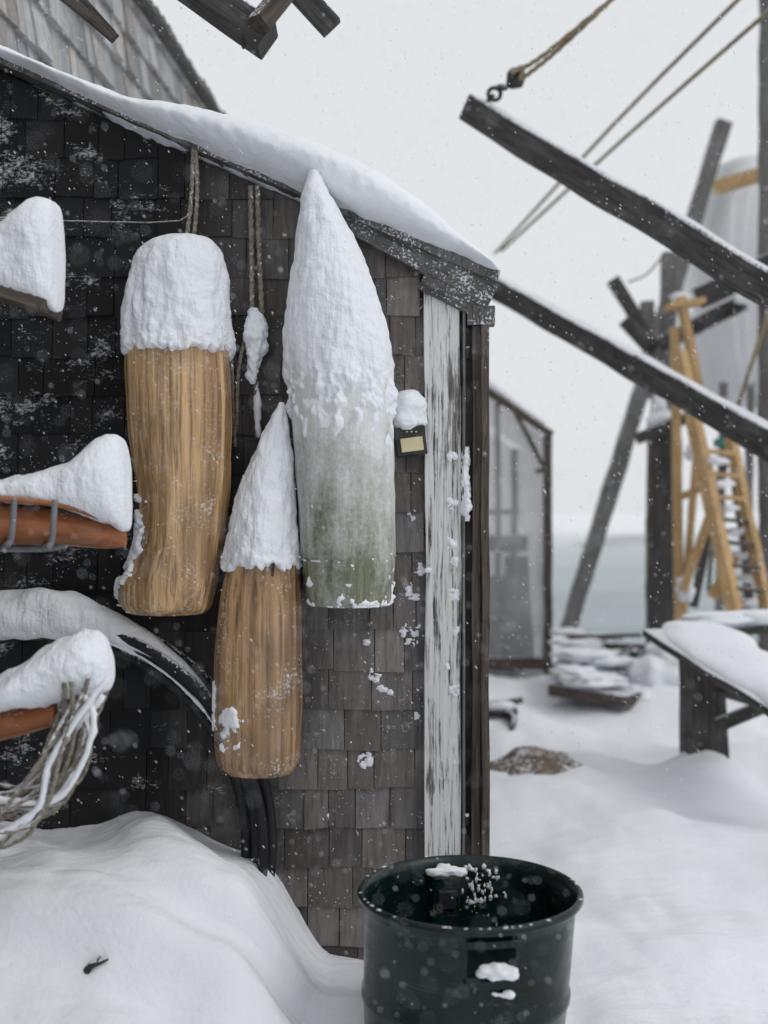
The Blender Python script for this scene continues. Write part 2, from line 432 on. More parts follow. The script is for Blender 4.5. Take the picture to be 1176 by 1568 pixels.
# ------------------------------------------------------------------ ground / sea / sky
def ground_h(x,y):
    h = 0.05*nz((x,y,0),0.6,1)+0.025*nz((x,y,0),1.7,2)
    m = 0.72 - 0.14*sstep(-0.72,-0.36,x) - 0.33*sstep(-0.42,-0.15,x)
    m -= 0.08*sstep(-0.9,-1.5,x)
    m = m*(1-sstep(0.12,0.62,x)) 
    m += 0.04*nz((x,y,0),2.2,4)*(1-sstep(0.2,0.8,x))
    pr = 0.22+0.78*sstep(2.2,3.2,y) - 0.06*sstep(3.35,3.62,y)
    pr *= 1-sstep(3.7,4.5,y)
    h += m*pr
    k=1-sstep(-0.1,0.2,x)
    h -= k*0.09*math.exp(-((x+0.66)/0.34)**2-((y-2.78)/0.10)**2)
    h += k*0.06*math.exp(-((x+0.35)/0.35)**2-((y-2.80+0.12*x)/0.05)**2)
    h -= k*0.05*math.exp(-((x+0.35)/0.4)**2-((y-2.92+0.12*x)/0.06)**2)
    h += k*0.020*math.sin((y+0.25*x+0.3*nz((x,y,0),1.3,6))*34)*sstep(0.0,0.5,nz((x,y,0),1.1,12)+0.25)*(1-sstep(2.9,3.1,y))
    h += k*0.012*fbm((x,y*1.8,0),5,21)
    if y > 3:
        h += 0.10*math.exp(-((x-0.9)/0.55)**2-((y-6.2)/0.9)**2)
        h += 0.20*math.exp(-((x-1.93)/0.25)**2-((y-6.65)/0.28)**2)
        h += 0.16*math.exp(-((x-0.75)/0.5)**2-((y-8.6)/0.6)**2)
        h += 0.14*math.exp(-((x-2.6)/1.0)**2-((y-9.6)/1.0)**2)
        h -= 0.12*math.exp(-((x-2.6)/1.2)**2-((y-7.9)/0.7)**2)
        h += 0.14*nz((x,y,0),0.9,8)+0.05*nz((x,y,0),2.2,9)+0.014*fbm((x*1.5,y,0),4,30)
        h += 0.018*math.sin((x*0.8+y*1.2+0.8*nz((x,y,0),0.8,6))*9)*sstep(-0.1,0.4,nz((x,y,0),0.7,12))
    if y > 13.5: h -= 3.2*sstep(14.0,18,y)
    if y > 30: h -= 2
    return h
def axis_vals(segs):
    out=[]
    for a,b,s in segs:
        n=max(1,int(round((b-a)/s))); out += [a+(b-a)*i/n for i in range(n)]
    out.append(segs[-1][1]); return out
xs = axis_vals([(-600,-60,90),(-60,-6,6),(-6,-1.8,0.3),(-1.8,1.2,0.025),(1.2,4.6,0.05),(4.6,12,0.6),(12,60,6),(60,600,90)])
ys = axis_vals([(-400,-20,60),(-20,0,2),(0,1.6,0.2),(1.6,4.0,0.02),(4.0,15,0.07),(15,20,0.4),(20,60,5),(60,900,120)])
vs=[(x,y,ground_h(x,y)) for y in ys for x in xs]; nx=len(xs)
fs=[(j*nx+i,j*nx+i+1,(j+1)*nx+i+1,(j+1)*nx+i) for j in range(len(ys)-1) for i in range(nx-1)]
meshobj('snow_ground', vs, fs, M_snow_ground)
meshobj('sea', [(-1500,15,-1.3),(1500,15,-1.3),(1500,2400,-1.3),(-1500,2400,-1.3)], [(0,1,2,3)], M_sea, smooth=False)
vs=[];fs=[]
hx=[P(u,800,90).x for u in range(905,1060,5)]
for i,x in enumerate(hx):
    t=i/(len(hx)-1); hh=1.0*math.sin(math.pi*min(1,t*1.1))**0.6*(1+0.4*nz((x,0,0),0.4)) if 0<t<0.9 else 0.05
    vs += [(x,90,-1.4),(x,92,-1.3+max(0.05,hh)),(x,105,-1.4)]
for i in range(len(hx)-1):
    fs += [(i*3,(i+1)*3,(i+1)*3+1,i*3+1),(i*3+1,(i+1)*3+1,(i+1)*3+2,i*3+2)]
meshobj('headland', vs, fs, M_headland)

# ------------------------------------------------------------------ main shed
shed = group('shingled_shed')
XR = P(750,0,WY).x; XL=-1.95
def rake(x): return 2.375-0.44*(x-0.345)
XW = P(651,0,WY).x
prism('wall_backing', [(XL,-0.1),(XR-0.02,-0.1),(XR-0.02,rake(XR)-0.06),(XL,rake(XL)-0.06)], WY, 7.5, M_iron, shed)
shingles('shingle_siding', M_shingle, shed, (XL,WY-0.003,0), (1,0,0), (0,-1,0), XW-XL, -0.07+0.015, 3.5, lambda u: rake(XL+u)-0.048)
shingles('side_shingles', M_shingle2, shed, (XR-0.018,WY+0.1,0), (0,1,0), (1,0,0), 3.7, -0.05, rake(XR)-0.08)
prism('added_shade_wall', [(-2.2,-0.1),(-1.75,-0.1),(-1.75,3.2),(-2.2,3.2)], -1.0, WY-0.05, M_timber_frost, shed)  # unseen wall, added out of frame to darken the left side
prism('roof_deck', [(XL-0.1,rake(XL-0.1)-0.04),(0.362,rake(0.362)-0.04),(0.362,rake(0.362)),(XL-0.1,rake(XL-0.1))], WY-0.08, 7.6, M_timber_frost, shed)
xa=P(500,0,WY).x
beam('rake_board', (xa,WY-0.050,rake(xa)-0.045), (0.347,WY-0.055,rake(0.347)-0.088), 0.03, 0.05, M_timber_frost, shed, up=Vector((0,1,0)), roll=math.pi/2, jit=0.006, h2=0.095)
beam('rake_board_lower', (0.12,WY-0.035,rake(0.12)-0.135), (0.335,WY-0.035,rake(0.335)-0.150), 0.045, 0.05, M_timber_frost, shed, up=Vector((0,1,0)), roll=math.pi/2, jit=0.007)
def vboard(name,u0,u1,v0,z1,y,t,mat,jit=0.002):
    x0=P(u0,0,y).x; x1=P(u1,0,y).x; z0=P(0,v0,y).z
    return beam(name, ((x0+x1)/2,y,z1), ((x0+x1)/2,y,z0), x1-x0, t, mat, shed, jit=jit, up=Vector((0,1,0)))
vboard('corner_board',650,705,437,0.0,WY-0.03,0.03,M_peel,0.003)
vboard('door_stop',708,712,460,0.0,WY-0.045,0.02,M_timber_grey,0.001)
vboard('door_edge',712,724,470,0.0,WY+0.0,0.03,M_iron)
vboard('door_jamb',722,735,500,0.0,WY-0.035,0.035,M_timber_brown,0.003)
vboard('door_jamb_outer',737,749,500,0.0,WY-0.05,0.05,M_timber_brown,0.003)
vboard('jamb_head',714,757,470,P(0,502,WY).z,WY-0.04,0.05,M_timber_frost,0.002)
for hz_ in (540,1255): 
    tube('hinge_%d'%hz_,[P(715,hz_-9,WY-0.05),P(715,hz_+9,WY-0.05)],0.008,M_iron,shed,smoothn=1)
def roof_off(t,th,v): return 0.011*fbm(v,7,3)+0.006*nz(v,36,2)
loft('roof_snow', [(-160,2,30,0.20),(-20,62,94,0.20),(120,122,158,0.22),(200,154,194,0.23),(260,162,222,0.25),(330,174,254,0.27),(420,196,294,0.28),(500,222,330,0.28),(560,252,356,0.28),(640,306,384,0.26),(700,358,406,0.23),(745,395,426,0.21),(764,412,430,0.15)], 3.62, M_snow, shed, axis='x', nth=100, sub=22, jit=0.012, js=4, streak=(0.8,1,1), dy=0.10, offs=roof_off)
loft('roof_snow_back', [(-160,20,40,1.8),(200,170,190,1.8),(500,262,300,1.8),(640,335,360,1.8),(755,402,420,1.8)], 3.62, M_snow, shed, axis='x', nth=60, sub=10, jit=0.03, js=3, dy=2.0)
sp=[]
for (u,v,r) in [(635,905,13),(631,968,17),(576,1032,11),(559,1164,11),(638,1100,8),(643,872,9),(586,1052,7),(540,1140,5),(505,1250,5),(630,790,6),(560,985,5),(600,1062,6)]:
    p=P(u,v,WY-0.015); sp.append((p.x,p.z,r/472.5))
splat_sheet('plastered_snow', sp, WY-0.016, 0.008, M_snow, shed, xlim=(-2,XW-0.003))
sp=[]
for (u,v,r) in [(699,1055,10),(697,910,9),(698,962,10),(690,830,9),(698,860,8),(660,965,5),(685,1020,5),(692,700,7),(697,1165,5),(692,770,8),(655,870,6)]:
    p=P(u,v,WY-0.045); sp.append((p.x,p.z,r/472.5))
splat_sheet('plastered_snow_boards', sp, WY-0.0485, 0.005, M_snow, shed, xlim=(P(651,0,WY-0.045).x,P(703,0,WY-0.045).x))
loft('hinge_snow', [(684,709,717,0.01),(700,706,719,0.018),(715,708,718,0.012),(740,705,721,0.02),(760,708,719,0.014),(780,706,720,0.02),(798,710,717,0.01)], WY-0.045, M_snow, shed, nth=60, sub=12, offs=lambda t,th,v:0.010*fbm(v,34,4))
items=[]
for i in range(900):
    u=R.uniform(350,648); v=R.uniform(420,1400); rr=R.uniform(0.0007,0.0020)
    items.append((P(u,v,WY-0.016),(rr,rr*0.6,rr)))
for i in range(900):
    u=R.uniform(-20,400); v=R.uniform(250,930); rr=R.uniform(0.0007,0.0020)
    items.append((P(u,v,WY-0.016),(rr,rr*0.6,rr)))
blobs('snow_specks', items, M_snow, shed, sub=1, jit=0.5)
tube('wire', [P(-150,334,3.5),P(90,338,3.5),P(275,338,3.5),P(292,300,3.55)], 0.0022, M_rope, shed, nseg=6, smoothn=3)

tall = group('shingled_building')
dirv = Vector((0.084,1,0)).normalized(); nrm = Vector((dirv.y,-dirv.x,0))
A = P(205,0,6.0); top = A.z
start = A - dirv*2.2
shingles('side_siding', M_shingle2, tall, (start.x,start.y,0), dirv, nrm, 7.0, 1.6, top, exp=0.19, tint=(0.55,1.25), lip=3.0)
e = start+dirv*7.0
bb=[Vector((start.x,start.y,0))-nrm*0.006, Vector((e.x,e.y,0))-nrm*0.006, Vector((e.x,e.y,0))-nrm*4, Vector((start.x,start.y,0))-nrm*4]
vs=[(p.x,p.y,0) for p in bb]+[(p.x,p.y,top) for p in bb]
meshobj('wall_core', vs, [(3,2,1,0),(4,5,6,7),(0,1,5,4),(1,2,6,5),(2,3,7,6),(3,0,4,7)], M_shingle2, tall, smooth=False, var=[(0.5,0.5,0.5)]*8)
q0=Vector((start.x,start.y,top)); 
for i in range(60):
    a=q0+dirv*(i*0.117)+nrm*0.02
    beam('eave_shingle_%d'%i, a+Vector((0,0,R.uniform(-.015,.015))), a+dirv*0.11+Vector((0,0,R.uniform(-.02,.0))), 0.14, 0.02+R.random()*0.03, M_timber_grey, tall, jit=0.001)

# ------------------------------------------------------------------ wooden buoys
DB=3.45
def shell(name, secs, d, parent, fn, nth=220, sub=24, ratio=1.0, mat=None):
    return loft(name, secs, d, mat or M_snow, parent, nth=nth, sub=sub, offs=fn, ratio=ratio)
def capf(sd,big=0.011,fine=0.007):
    def f(t,th,v):
        q=(v.x*1.5,v.y*1.2,v.z*0.55)
        return big*fbm(q,9,sd)+fine*fbm(v,26,sd+4)*(0.4+t) + 0.006*sstep(0.7,0.9,t)
    return f
z_=lambda v,d=DB: P(588,v,d).z
b1 = group('wooden_buoy')
s1=[(500,196,345),(545,190,350),(640,193,354),(700,200,353),(760,208,351),(820,208,346),(860,196,341),(888,182,336),(912,180,331),(930,185,326),(939,200,316)]
loft('hewn_body', s1, DB, M_buoy, b1, poly=11, sub=14, nth=220, jit=0.010, js=6, ratio=0.85, streak=(1,1,0.35), groove=0.055, gw=7)
loft('snow_cap', [(362,268,302,0.03),(368,240,324,0.08),(385,216,338,0.12),(420,202,346,0.145),(470,190,349,0.155),(515,187,353,0.162),(534,188,353,0.160),(541,194,348,0.150)], DB, M_snow_wind, b1, nth=200, sub=16, ragged=0.026, offs=capf(3), seed=4)
def patch(cth,cz,rth,rz,amp,sd,base=-0.028,js=30,gain=1.5):
    def f(t,th,v):
        a=(th-cth+math.pi)%(2*math.pi)-math.pi
        g=math.exp(-(a/rth)**2-((v.z-cz)/rz)**2)
        h=g*gain+fbm(v,js,sd)*0.9-0.75
        return base+(amp-base)*max(0,min(1,h*2.2))
    return f
shell('wind_snow', s1, DB, b1, patch(math.radians(205),z_(830),0.42,0.22,0.006,5), ratio=0.85)
shell('rim_snow', s1, DB, b1, patch(math.radians(182),z_(895),0.35,0.06,0.008,15), ratio=0.85)
b2 = group('wooden_buoy')
s2_=[(820,350,452),(862,346,458),(920,336,461),(1000,331,462),(1080,328,463),(1140,329,461),(1168,333,457),(1182,345,448)]
loft('hewn_body', s2_, 3.42, M_buoy_dark, b2, poly=10, sub=14, nth=200, jit=0.009, js=6, ratio=0.9, streak=(1,1,0.35), groove=0.055, gw=7)
loft('snow_cap', [(616,427,436,0.01),(635,416,441,0.03),(670,398,445,0.05),(730,372,450,0.09),(790,354,455,0.115),(835,344,457,0.128),(858,343,458,0.13),(866,348,455,0.12)], 3.42, M_snow_wind, b2, nth=180, sub=14, ragged=0.022, offs=capf(8,0.009,0.006), seed=9)
shell('wind_snow', s2_, 3.42, b2, patch(math.radians(236),z_(1100),0.40,0.09,0.006,9,gain=1.5,js=36), ratio=0.9)
shell('wind_snow_2', s2_, 3.42, b2, patch(math.radians(190),z_(1080),0.25,0.12,0.006,12), ratio=0.9)
beam('eye_bolt', P(417,882,3.29), P(419,862,3.29), 0.008,0.008, M_iron, b2, jit=0)
b3 = group('pointed_buoy')
secs=[(266,478,484,0.01),(300,468,502,0.05),(350,460,530,0.10),(420,450,560,0.14),(480,443,582,0.16),(530,440,596,0.17),(600,444,600,0.17),(680,450,603,0.17),(760,455,606,0.17),(820,458,606,0.17),(850,460,606,0.165)]
loft('float_body', secs+[(856,466,603,0.16)], DB, M_green, b3, sub=8, jit=0.004, js=8)
s3l=[(848,462,606,0.165),(860,462,606,0.166),(890,465,604,0.163),(915,468,602,0.16),(925,474,597,0.15)]
loft('lower_band', s3l, DB, M_green, b3, sub=6, jit=0.004, js=8, poly=14, groove=0.02)
cap=[(262,477,485,0.012),(300,466,503,0.055),(350,459,530,0.103),(420,449,561,0.143),(480,443,583,0.162),(530,440,596,0.172),(580,443,599,0.173),(640,448,602,0.172),(720,453,605,0.171)]
def b3off(t,th,v):
    k=max(0.0,min(1.0,(z_(560)-v.z)/(z_(560)-z_(730))))
    q=(v.x*1.6,v.y*1.4,v.z*0.45)
    base=0.011*fbm(q,8,4)+0.004*nz(v,40,6)+0.008
    side=0.6*nz((v.x,0,0),9,3)
    cl=fbm((v.x,v.y,v.z*0.7),22,8)
    return base*(1-k)+k*(-0.004+0.026*cl)*(1.3-k) -0.014*k*k*(1+side)+0.020*math.sin(math.pi*min(1,k*1.8))*max(-0.2,cl)
loft('snow_cap', cap, DB, M_snow_wind, b3, nth=300, sub=30, offs=b3off)
shell('bottom_snow', s3l, DB, b3, lambda t,th,v: -0.010+0.018*max(0, min(1,fbm(v,30,7)-0.15+0.5*sstep(0.5,1,t))), sub=14)
shell('ledge_snow', [(842,459,606.5,0.1655),(858,461,606.5,0.167)], DB, b3, lambda t,th,v: -0.006+0.010*max(0, fbm(v,34,11)-0.05), sub=16)

rp = group('hanging_rope')
TW=0.7
tube('strand_1',[P(296,225,3.56),P(293,300,3.57),P(285,372,3.55)],0.0065,M_rope,rp,nseg=12,smoothn=60,tw=TW)
tube('strand_2',[P(300,225,3.56),P(302,300,3.57),P(296,372,3.55)],0.0065,M_rope,rp,nseg=12,smoothn=60,tw=TW)
tube('strand_3',[P(352,520,3.5),P(357,600,3.57),P(360,684,3.58)],0.006,M_rope,rp,nseg=12,smoothn=60,tw=TW)
rp2 = group('hanging_rope')
tube('strand_1',[P(384,285,3.59),P(385,380,3.59),P(386,480,3.56)],0.008,M_rope,rp2,nseg=12,smoothn=60,tw=TW)
tube('strand_2',[P(394,285,3.59),P(397,380,3.59),P(401,480,3.56)],0.008,M_rope,rp2,nseg=12,smoothn=60,tw=TW)
tube('strand_3',[P(375,520,3.54),P(365,570,3.55),P(362,660,3.58)],0.006,M_rope,rp2,nseg=12,smoothn=60,tw=TW)
tube('strand_4',[P(385,540,3.54),P(392,600,3.56),P(394,672,3.58)],0.008,M_rope,rp2,nseg=12,smoothn=60,tw=TW)
loft('snow_knot',[(472,386,396,0.01),(485,378,406,0.03),(510,374,409,0.035),(535,378,407,0.03),(552,382,400,0.02),(575,378,394,0.015),(588,384,391,0.005)],3.53,M_snow,rp2,nth=60,sub=12,offs=lambda t,th,v:0.012*fbm(v,28,2))
tube('snow_on_strand',[P(392,585,3.56),P(394,620,3.56),P(395,670,3.57)],[0.006,0.011,0.008],M_snow,rp2,jit=0.5,js=40)

wl = group('wall_light')
def fbox(name,u0,u1,v0,v1,y,t,mat,parent,rot=0.0,bev=0.003):
    c=P((u0+u1)/2,(v0+v1)/2,y); w=(u1-u0)/F*y; h=(v1-v0)/F*y
    vs=[];
    for sy in (-1,1):
        for sx,sz in ((-1,-1),(1,-1),(1,1),(-1,1)):
            vs.append(Matrix.Rotation(rot,3,'Y')@Vector((sx*w/2,sy*t/2,sz*h/2)))
    o=meshobj(name,vs,[(0,1,2,3),(7,6,5,4),(0,4,5,1),(1,5,6,2),(2,6,7,3),(3,7,4,0)],mat,parent,smooth=False,bevel=bev)
    o.location=c; return o
fbox('housing',605,652,654,698,WY-0.06,0.05,M_black,wl,rot=-0.13)
fbox('lens',614,648,670,691,WY-0.088,0.006,M_cream,wl,rot=-0.13,bev=0.001)
for u in (622,629,636): fbox('led_%d'%u,u,u+2.5,660,662,WY-0.087,0.004,M_cream,wl,bev=0.0005)
loft('snow_cap',[(597,622,634,0.01),(603,610,643,0.03),(618,604,650,0.042),(636,602,651,0.046),(650,602,651,0.045),(659,608,640,0.03)],WY-0.055,M_snow,wl,nth=70,sub=10,offs=lambda t,th,v:0.012*fbm(v,18,6))

# ------------------------------------------------------------------ things stored along the left side
l1 = group('snowy_plank')
beam('plank', P(-220,385,2.95), P(80,474,2.95), 0.18, 0.03, M_timber_brown, l1)
wf=lambda s,a: (lambda t,th,v:a*fbm((v.x*1.3,v.y,v.z*0.9),10,s)+0.3*a*nz(v,45,s))
loft('snow_load',[(-220,330,395,0.09),(-100,365,432,0.10),(0,352,448,0.10),(30,328,460,0.10),(56,308,468,0.10),(76,306,476,0.09),(88,316,478,0.07),(92,345,470,0.02)],2.95,M_snow_wind,l1,axis='x',sub=12,nth=120,expo=3.2,offs=wf(3,0.009))
l2 = group('wooden_boat')
loft('hull',[(-300,735,850,0.20),(-100,758,845,0.17),(0,768,834,0.14),(100,780,836,0.09),(160,796,840,0.055),(188,808,838,0.02),(194,812,834,0.004)],2.95,M_varnish,l2,axis='x',sub=8)
tube('gunwale',[P(-200,760,2.80),P(0,764,2.81),P(110,778,2.86),P(190,808,2.93)],0.007,M_varnish,l2)
loft('snow_load',[(-300,705,755,0.17),(-100,730,765,0.18),(0,736,768,0.14),(60,726,775,0.13),(110,708,784,0.12),(145,680,794,0.11),(170,666,804,0.10),(186,670,812,0.08),(196,702,812,0.05),(201,760,805,0.01)],2.95,M_snow_wind,l2,axis='x',sub=14,nth=120,expo=2.8,offs=wf(9,0.008))
rk = group('storage_bracket')
for (u,v) in ((20,835),(82,838)):
    tube('arm_%d'%u,[P(u+2,765,2.78),P(u-3,v-10,2.78),P(u-12,v,2.85),P(u-18,v+4,3.5)],0.008,M_steel,rk)
tube('rail',[P(-100,838,2.92),P(70,840,2.92),P(110,826,2.92)],0.009,M_steel,rk)
l3 = group('rope_coil')
tube('spar',[P(-150,1135,2.75),P(0,1112,2.75),P(88,1092,2.75)],[0.04,0.036,0.028],M_varnish,l3)
loft('snow_load',[(-150,1050,1120,0.10),(-60,1048,1112,0.10),(0,1036,1092,0.10),(50,1006,1082,0.10),(95,976,1074,0.09),(130,964,1066,0.09),(155,972,1062,0.07),(170,1000,1052,0.04),(174,1015,1040,0.01)],2.75,M_snow_wind,l3,axis='x',sub=12,nth=120,offs=wf(5,0.011))
for i in range(24):
    s=P(R.uniform(85,168),R.uniform(1035,1065),2.70+R.uniform(-0.06,0.08))
    k=R.random()
    dd=2.70+R.uniform(-0.08,0.08)
    mid=P(152-80*k+R.uniform(-12,12),1115+45*k+R.uniform(-20,20),dd)
    lo=P(90-55*k+R.uniform(-18,18),1190+60*k+R.uniform(-35,35),dd)
    en=P(-60,1180+145*k,dd)
    white = i%4==0
    tube('strand_%d'%i,[s,mid,lo,en],0.0052 if not white else 0.008,M_snow if white else M_rope,l3,nseg=12 if not white else 8,smoothn=50 if not white else 8,tw=TW if not white else 0,jit=0.0 if not white else 0.4,js=50)
hc = group('hose_coil')
C=P(60,1290,3.55)
for i,(r_,dy,t_) in enumerate([(0.66,-0.02,0.018),(0.70,-0.05,0.02),(0.735,0.0,0.02),(0.72,-0.08,0.016)]):
    pts=[C+Vector((math.cos(a)*r_,dy,math.sin(a)*r_)) for a in [math.radians(x) for x in range(-90,271,12)]]
    tube('loop_%d'%i,pts,t_,M_hose,hc,smoothn=3)
pts=[];rr=[]
for dg in range(36,150,4):
    a=math.radians(dg); t=(dg-36)/50; rad=0.006+0.072*min(1,t)**1.3
    pts.append(C+Vector((math.cos(a)*(0.72+rad*0.3),-0.05,math.sin(a)*(0.72+rad*0.15)))); rr.append(rad)
tube('snow_on_coil',pts,rr,M_snow_wind,hc,nseg=48,smoothn=8,jit=0.10,js=14)
pts=[C+Vector((math.cos(math.radians(x))*0.685,-0.07,math.sin(math.radians(x))*0.685)) for x in range(28,90,3)]
tube('snow_line',pts,[0.003+0.008*abs(nz((x*0.3,0,0),1,2)+0.3) for x in range(len(pts))],M_snow,hc,jit=0.4,js=40)

tw = group('twig')
gz=P(150,1480,3.3); dd=1.8
while dd<3.4:
    q=P(150,1482,dd)
    if q.z<=ground_h(q.x,q.y): gz=q; break
    dd+=0.01
gz.z+=0.003
tube('stem',[gz+Vector((-0.04,0,-0.02)),gz+Vector((-0.01,-0.01,0.006)),gz+Vector((0.025,0,0.022))],[0.006,0.009,0.004],M_iron,tw,jit=0.5,js=40)
tube('side_shoot',[gz+Vector((-0.01,0,0.0)),gz+Vector((0.0,-0.01,0.015)),gz+Vector((0.005,0,0.028))],0.003,M_iron,tw)

# ------------------------------------------------------------------ barrel
br = group('plastic_barrel')
BC=Vector((0.223,2.9,0)); ZT=0.625; nth=144
def ringpt(a,r,z):
    sh=-0.03*(ZT-z)/ZT
    return Vector((BC.x+sh+math.cos(a)*r, BC.y+math.sin(a)*r, z))
prof=[(0.0,0.235),(0.05,0.24),(0.20,0.251),(0.30,0.258),(0.35,0.262),(0.36,0.268),(0.375,0.268),(0.385,0.263),(0.45,0.266),(0.50,0.268),(0.53,0.269),(0.575,0.271),(0.60,0.272),(0.605,0.285),(0.612,0.290),(0.62,0.290),(0.626,0.285),(0.626,0.276),(0.60,0.268),(0.575,0.267),(0.53,0.265),(0.50,0.264),(0.45,0.262),(0.30,0.254),(0.12,0.245),(0.06,0.235)]
vs=[];fs=[]
for z,r in prof:
    for j in range(nth):
        a=2*math.pi*j/nth
        vs.append(ringpt(a,r*(1+0.006*math.sin(2*a+0.6)+0.004*nz((math.cos(a),math.sin(a),z),2.5,3)),z))
def inhole(i,j):
    z=(prof[i][0]+prof[i+1][0])/2; a=360*(j+0.5)/nth
    return 0.50<z<0.575 and 265<a<290
for i in range(len(prof)-1):
    for j in range(nth):
        if inhole(i,j): continue
        k=(j+1)%nth
        fs.append((i*nth+j,i*nth+k,(i+1)*nth+k,(i+1)*nth+j))
fs.append(tuple((len(prof)-1)*nth+j for j in range(nth))); fs.append(tuple(range(nth-1,-1,-1)))
meshobj('shell',vs,fs,M_barrel,br)
def arcbox(name,a0,a1,z0,z1,r0,r1,mat):
    vs=[];fs=[];n=10
    for i in range(n+1):
        a=math.radians(a0+(a1-a0)*i/n)
        vs += [ringpt(a,r0,z0),ringpt(a,r1,z0),ringpt(a,r1,z1),ringpt(a,r0,z1)]
    for i in range(n):
        for q in range(4):
            w=(q+1)%4; fs.append((i*4+q,i*4+w,(i+1)*4+w,(i+1)*4+q))
    fs += [(3,2,1,0),(n*4,n*4+1,n*4+2,n*4+3)]
    return meshobj(name,vs,fs,mat,br,smooth=False,bevel=0.003)
arcbox('handle_front_lip',264,291,0.482,0.500,0.255,0.284,M_barrel)
arcbox('handle_front_bar',264,291,0.576,0.594,0.262,0.282,M_barrel)
arcbox('handle_back',92,112,0.45,0.585,0.215,0.262,M_barrel)
arcbox('handle_back_slot',95,109,0.50,0.55,0.205,0.216,M_black)
def chunk(name,c,r,sd):
    bm = bmesh.new(); bmesh.ops.create_icosphere(bm, subdivisions=4, radius=1.0)
    for v in bm.verts:
        n=v.co.copy(); e=2.6
        k=(abs(n.x)**e+abs(n.y)**e+abs(n.z)**e)**(-1/e)
        p=Vector((n.x*r[0]*k,n.y*r[1]*k,n.z*r[2]*k))
        v.co=Vector(c)+p+n*0.012*fbm(p,26,sd)
    me=bpy.data.meshes.new(name); bm.to_mesh(me); bm.free(); me.materials.append(M_snow)
    me.polygons.foreach_set('use_smooth',[True]*len(me.polygons))
    o=bpy.data.objects.new(name,me); link(o,br); return o
chunk('snow_on_back_handle',ringpt(math.radians(101),0.238,0.595),(0.058,0.022,0.013),2)
chunk('snow_in_front_handle',ringpt(math.radians(281),0.268,0.515),(0.050,0.020,0.018),5)
chunk('snow_below_handle',ringpt(math.radians(284),0.272,0.466),(0.028,0.010,0.009),8)
blobs('snow_frost',[(ringpt(math.radians(R.gauss(80,9)),0.264,R.uniform(0.40,0.60)),(R.uniform(0.002,0.007),0.002,R.uniform(0.002,0.009))) for i in range(90)]
  +[(ringpt(math.radians(R.gauss(240,70)),0.284,0.626),(R.uniform(0.002,0.006),R.uniform(0.002,0.004),0.001)) for i in range(35)],M_snow,br,jit=0.9,js=4,sub=2)
blobs('contents',[(BC+Vector((0,0,0.16)),(0.22,0.22,0.10)),(BC+Vector((-0.1,0.05,0.23)),(0.1,0.1,0.07))],M_black,br,jit=0.4)

# ------------------------------------------------------------------ overhead timbers
ot = group('overhead_timbers')
beam('timber_1', P(240,-60,3.1), P(412,62,3.1), 0.10, 0.085, M_timber, ot)
beam('timber_2', P(470,-55,3.15), P(396,36,3.02), 0.05, 0.05, M_timber_brown, ot)
beam('timber_3', P(395,-75,3.1), P(508,42,3.1), 0.035, 0.06, M_timber, ot)
tube('hook',[P(372,52,3.05),P(372,62,3.05),P(376,70,3.05),P(371,74,3.05)],0.004,M_iron,ot)
ob = group('roof_rafter')
beam('rafter', P(40,-70,3.2), P(176,58,3.2), 0.05, 0.07, M_timber_brown, ob, w2=0.02, h2=0.03)

# ------------------------------------------------------------------ hoist booms
bm1 = group('timber_boom')
beam('boom', P(722,168,6.4), P(1300,515,4.9), 0.15, 0.155, M_timber, bm1)
ring=[]
for i in range(13):
    a=2*math.pi*i/12; ring.append(P(757,144,6.3)+Vector((math.cos(a)*0.035,0,math.sin(a)*0.035)))
tube('shackle',ring,0.012,M_iron,bm1,smoothn=2)
ring=[P(768,134,6.3)+Vector((math.cos(2*math.pi*i/12)*0.028,math.sin(2*math.pi*i/12)*0.028,math.sin(2*math.pi*i/12)*0.02)) for i in range(13)]
tube('chain_link',ring,0.011,M_iron,bm1,smoothn=2)
tube('link_pin',[P(745,160,6.35),P(750,150,6.32),P(756,146,6.3)],0.012,M_iron,bm1)
blobs('pulley_block',[(P(789,120,6.3),(0.055,0.035,0.06))],M_iron,bm1,jit=0.15)
tube('strop_1',[P(783,112,6.28),P(830,86,6.2),P(945,-8,6.0)],0.012,M_rope_gold,bm1,nseg=12,smoothn=50,tw=TW)
tube('strop_2',[P(795,124,6.28),P(850,80,6.2),P(940,-4,6.0)],0.012,M_rope_gold,bm1,nseg=12,smoothn=50,tw=TW)
tube('strop_3',[P(783,112,6.25),P(800,103,6.25),P(797,122,6.25)],0.014,M_rope_gold,bm1)
bm2 = group('timber_boom')
beam('boom', P(755,437,8.2), P(1300,746,5.6), 0.12, 0.155, M_timber, bm2)
tube('snow_ridge',[P(775,439,8.1)]+[P(775+(1300-775)*t,439+(735-439)*t-1,8.1-2.5*t) for t in (0.15,0.3,0.45,0.6,0.75,0.9,1)],[0.02,0.03,0.03,0.025,0.04,0.045,0.045,0.045],M_snow,bm2,flat=0.5,jit=0.5,js=5)
rg = group('rigging_lines')
tube('line_1',[P(1160,-30,7),P(940,190,9),P(758,388,12)],0.016,M_rope_gold,rg,smoothn=3,nseg=6)
tube('line_2',[P(1220,-20,7),P(960,208,9),P(768,384,12)],0.016,M_rope_gold,rg,smoothn=3,nseg=6)
tube('line_3',[P(1180,470,9),P(1150,560,9),P(1130,622,9)],0.018,M_rope_gold,rg,smoothn=3,nseg=6)
tube('line_4',[P(1012,395,11.4),P(990,420,11.4),P(962,432,11.4)],0.012,M_rope_gold,rg,smoothn=4,nseg=6)
tube('line_5',[P(990,880,11.4),P(992,700,11.4),P(1000,600,11.4)],0.010,M_rope_gold,rg,smoothn=4,nseg=6)

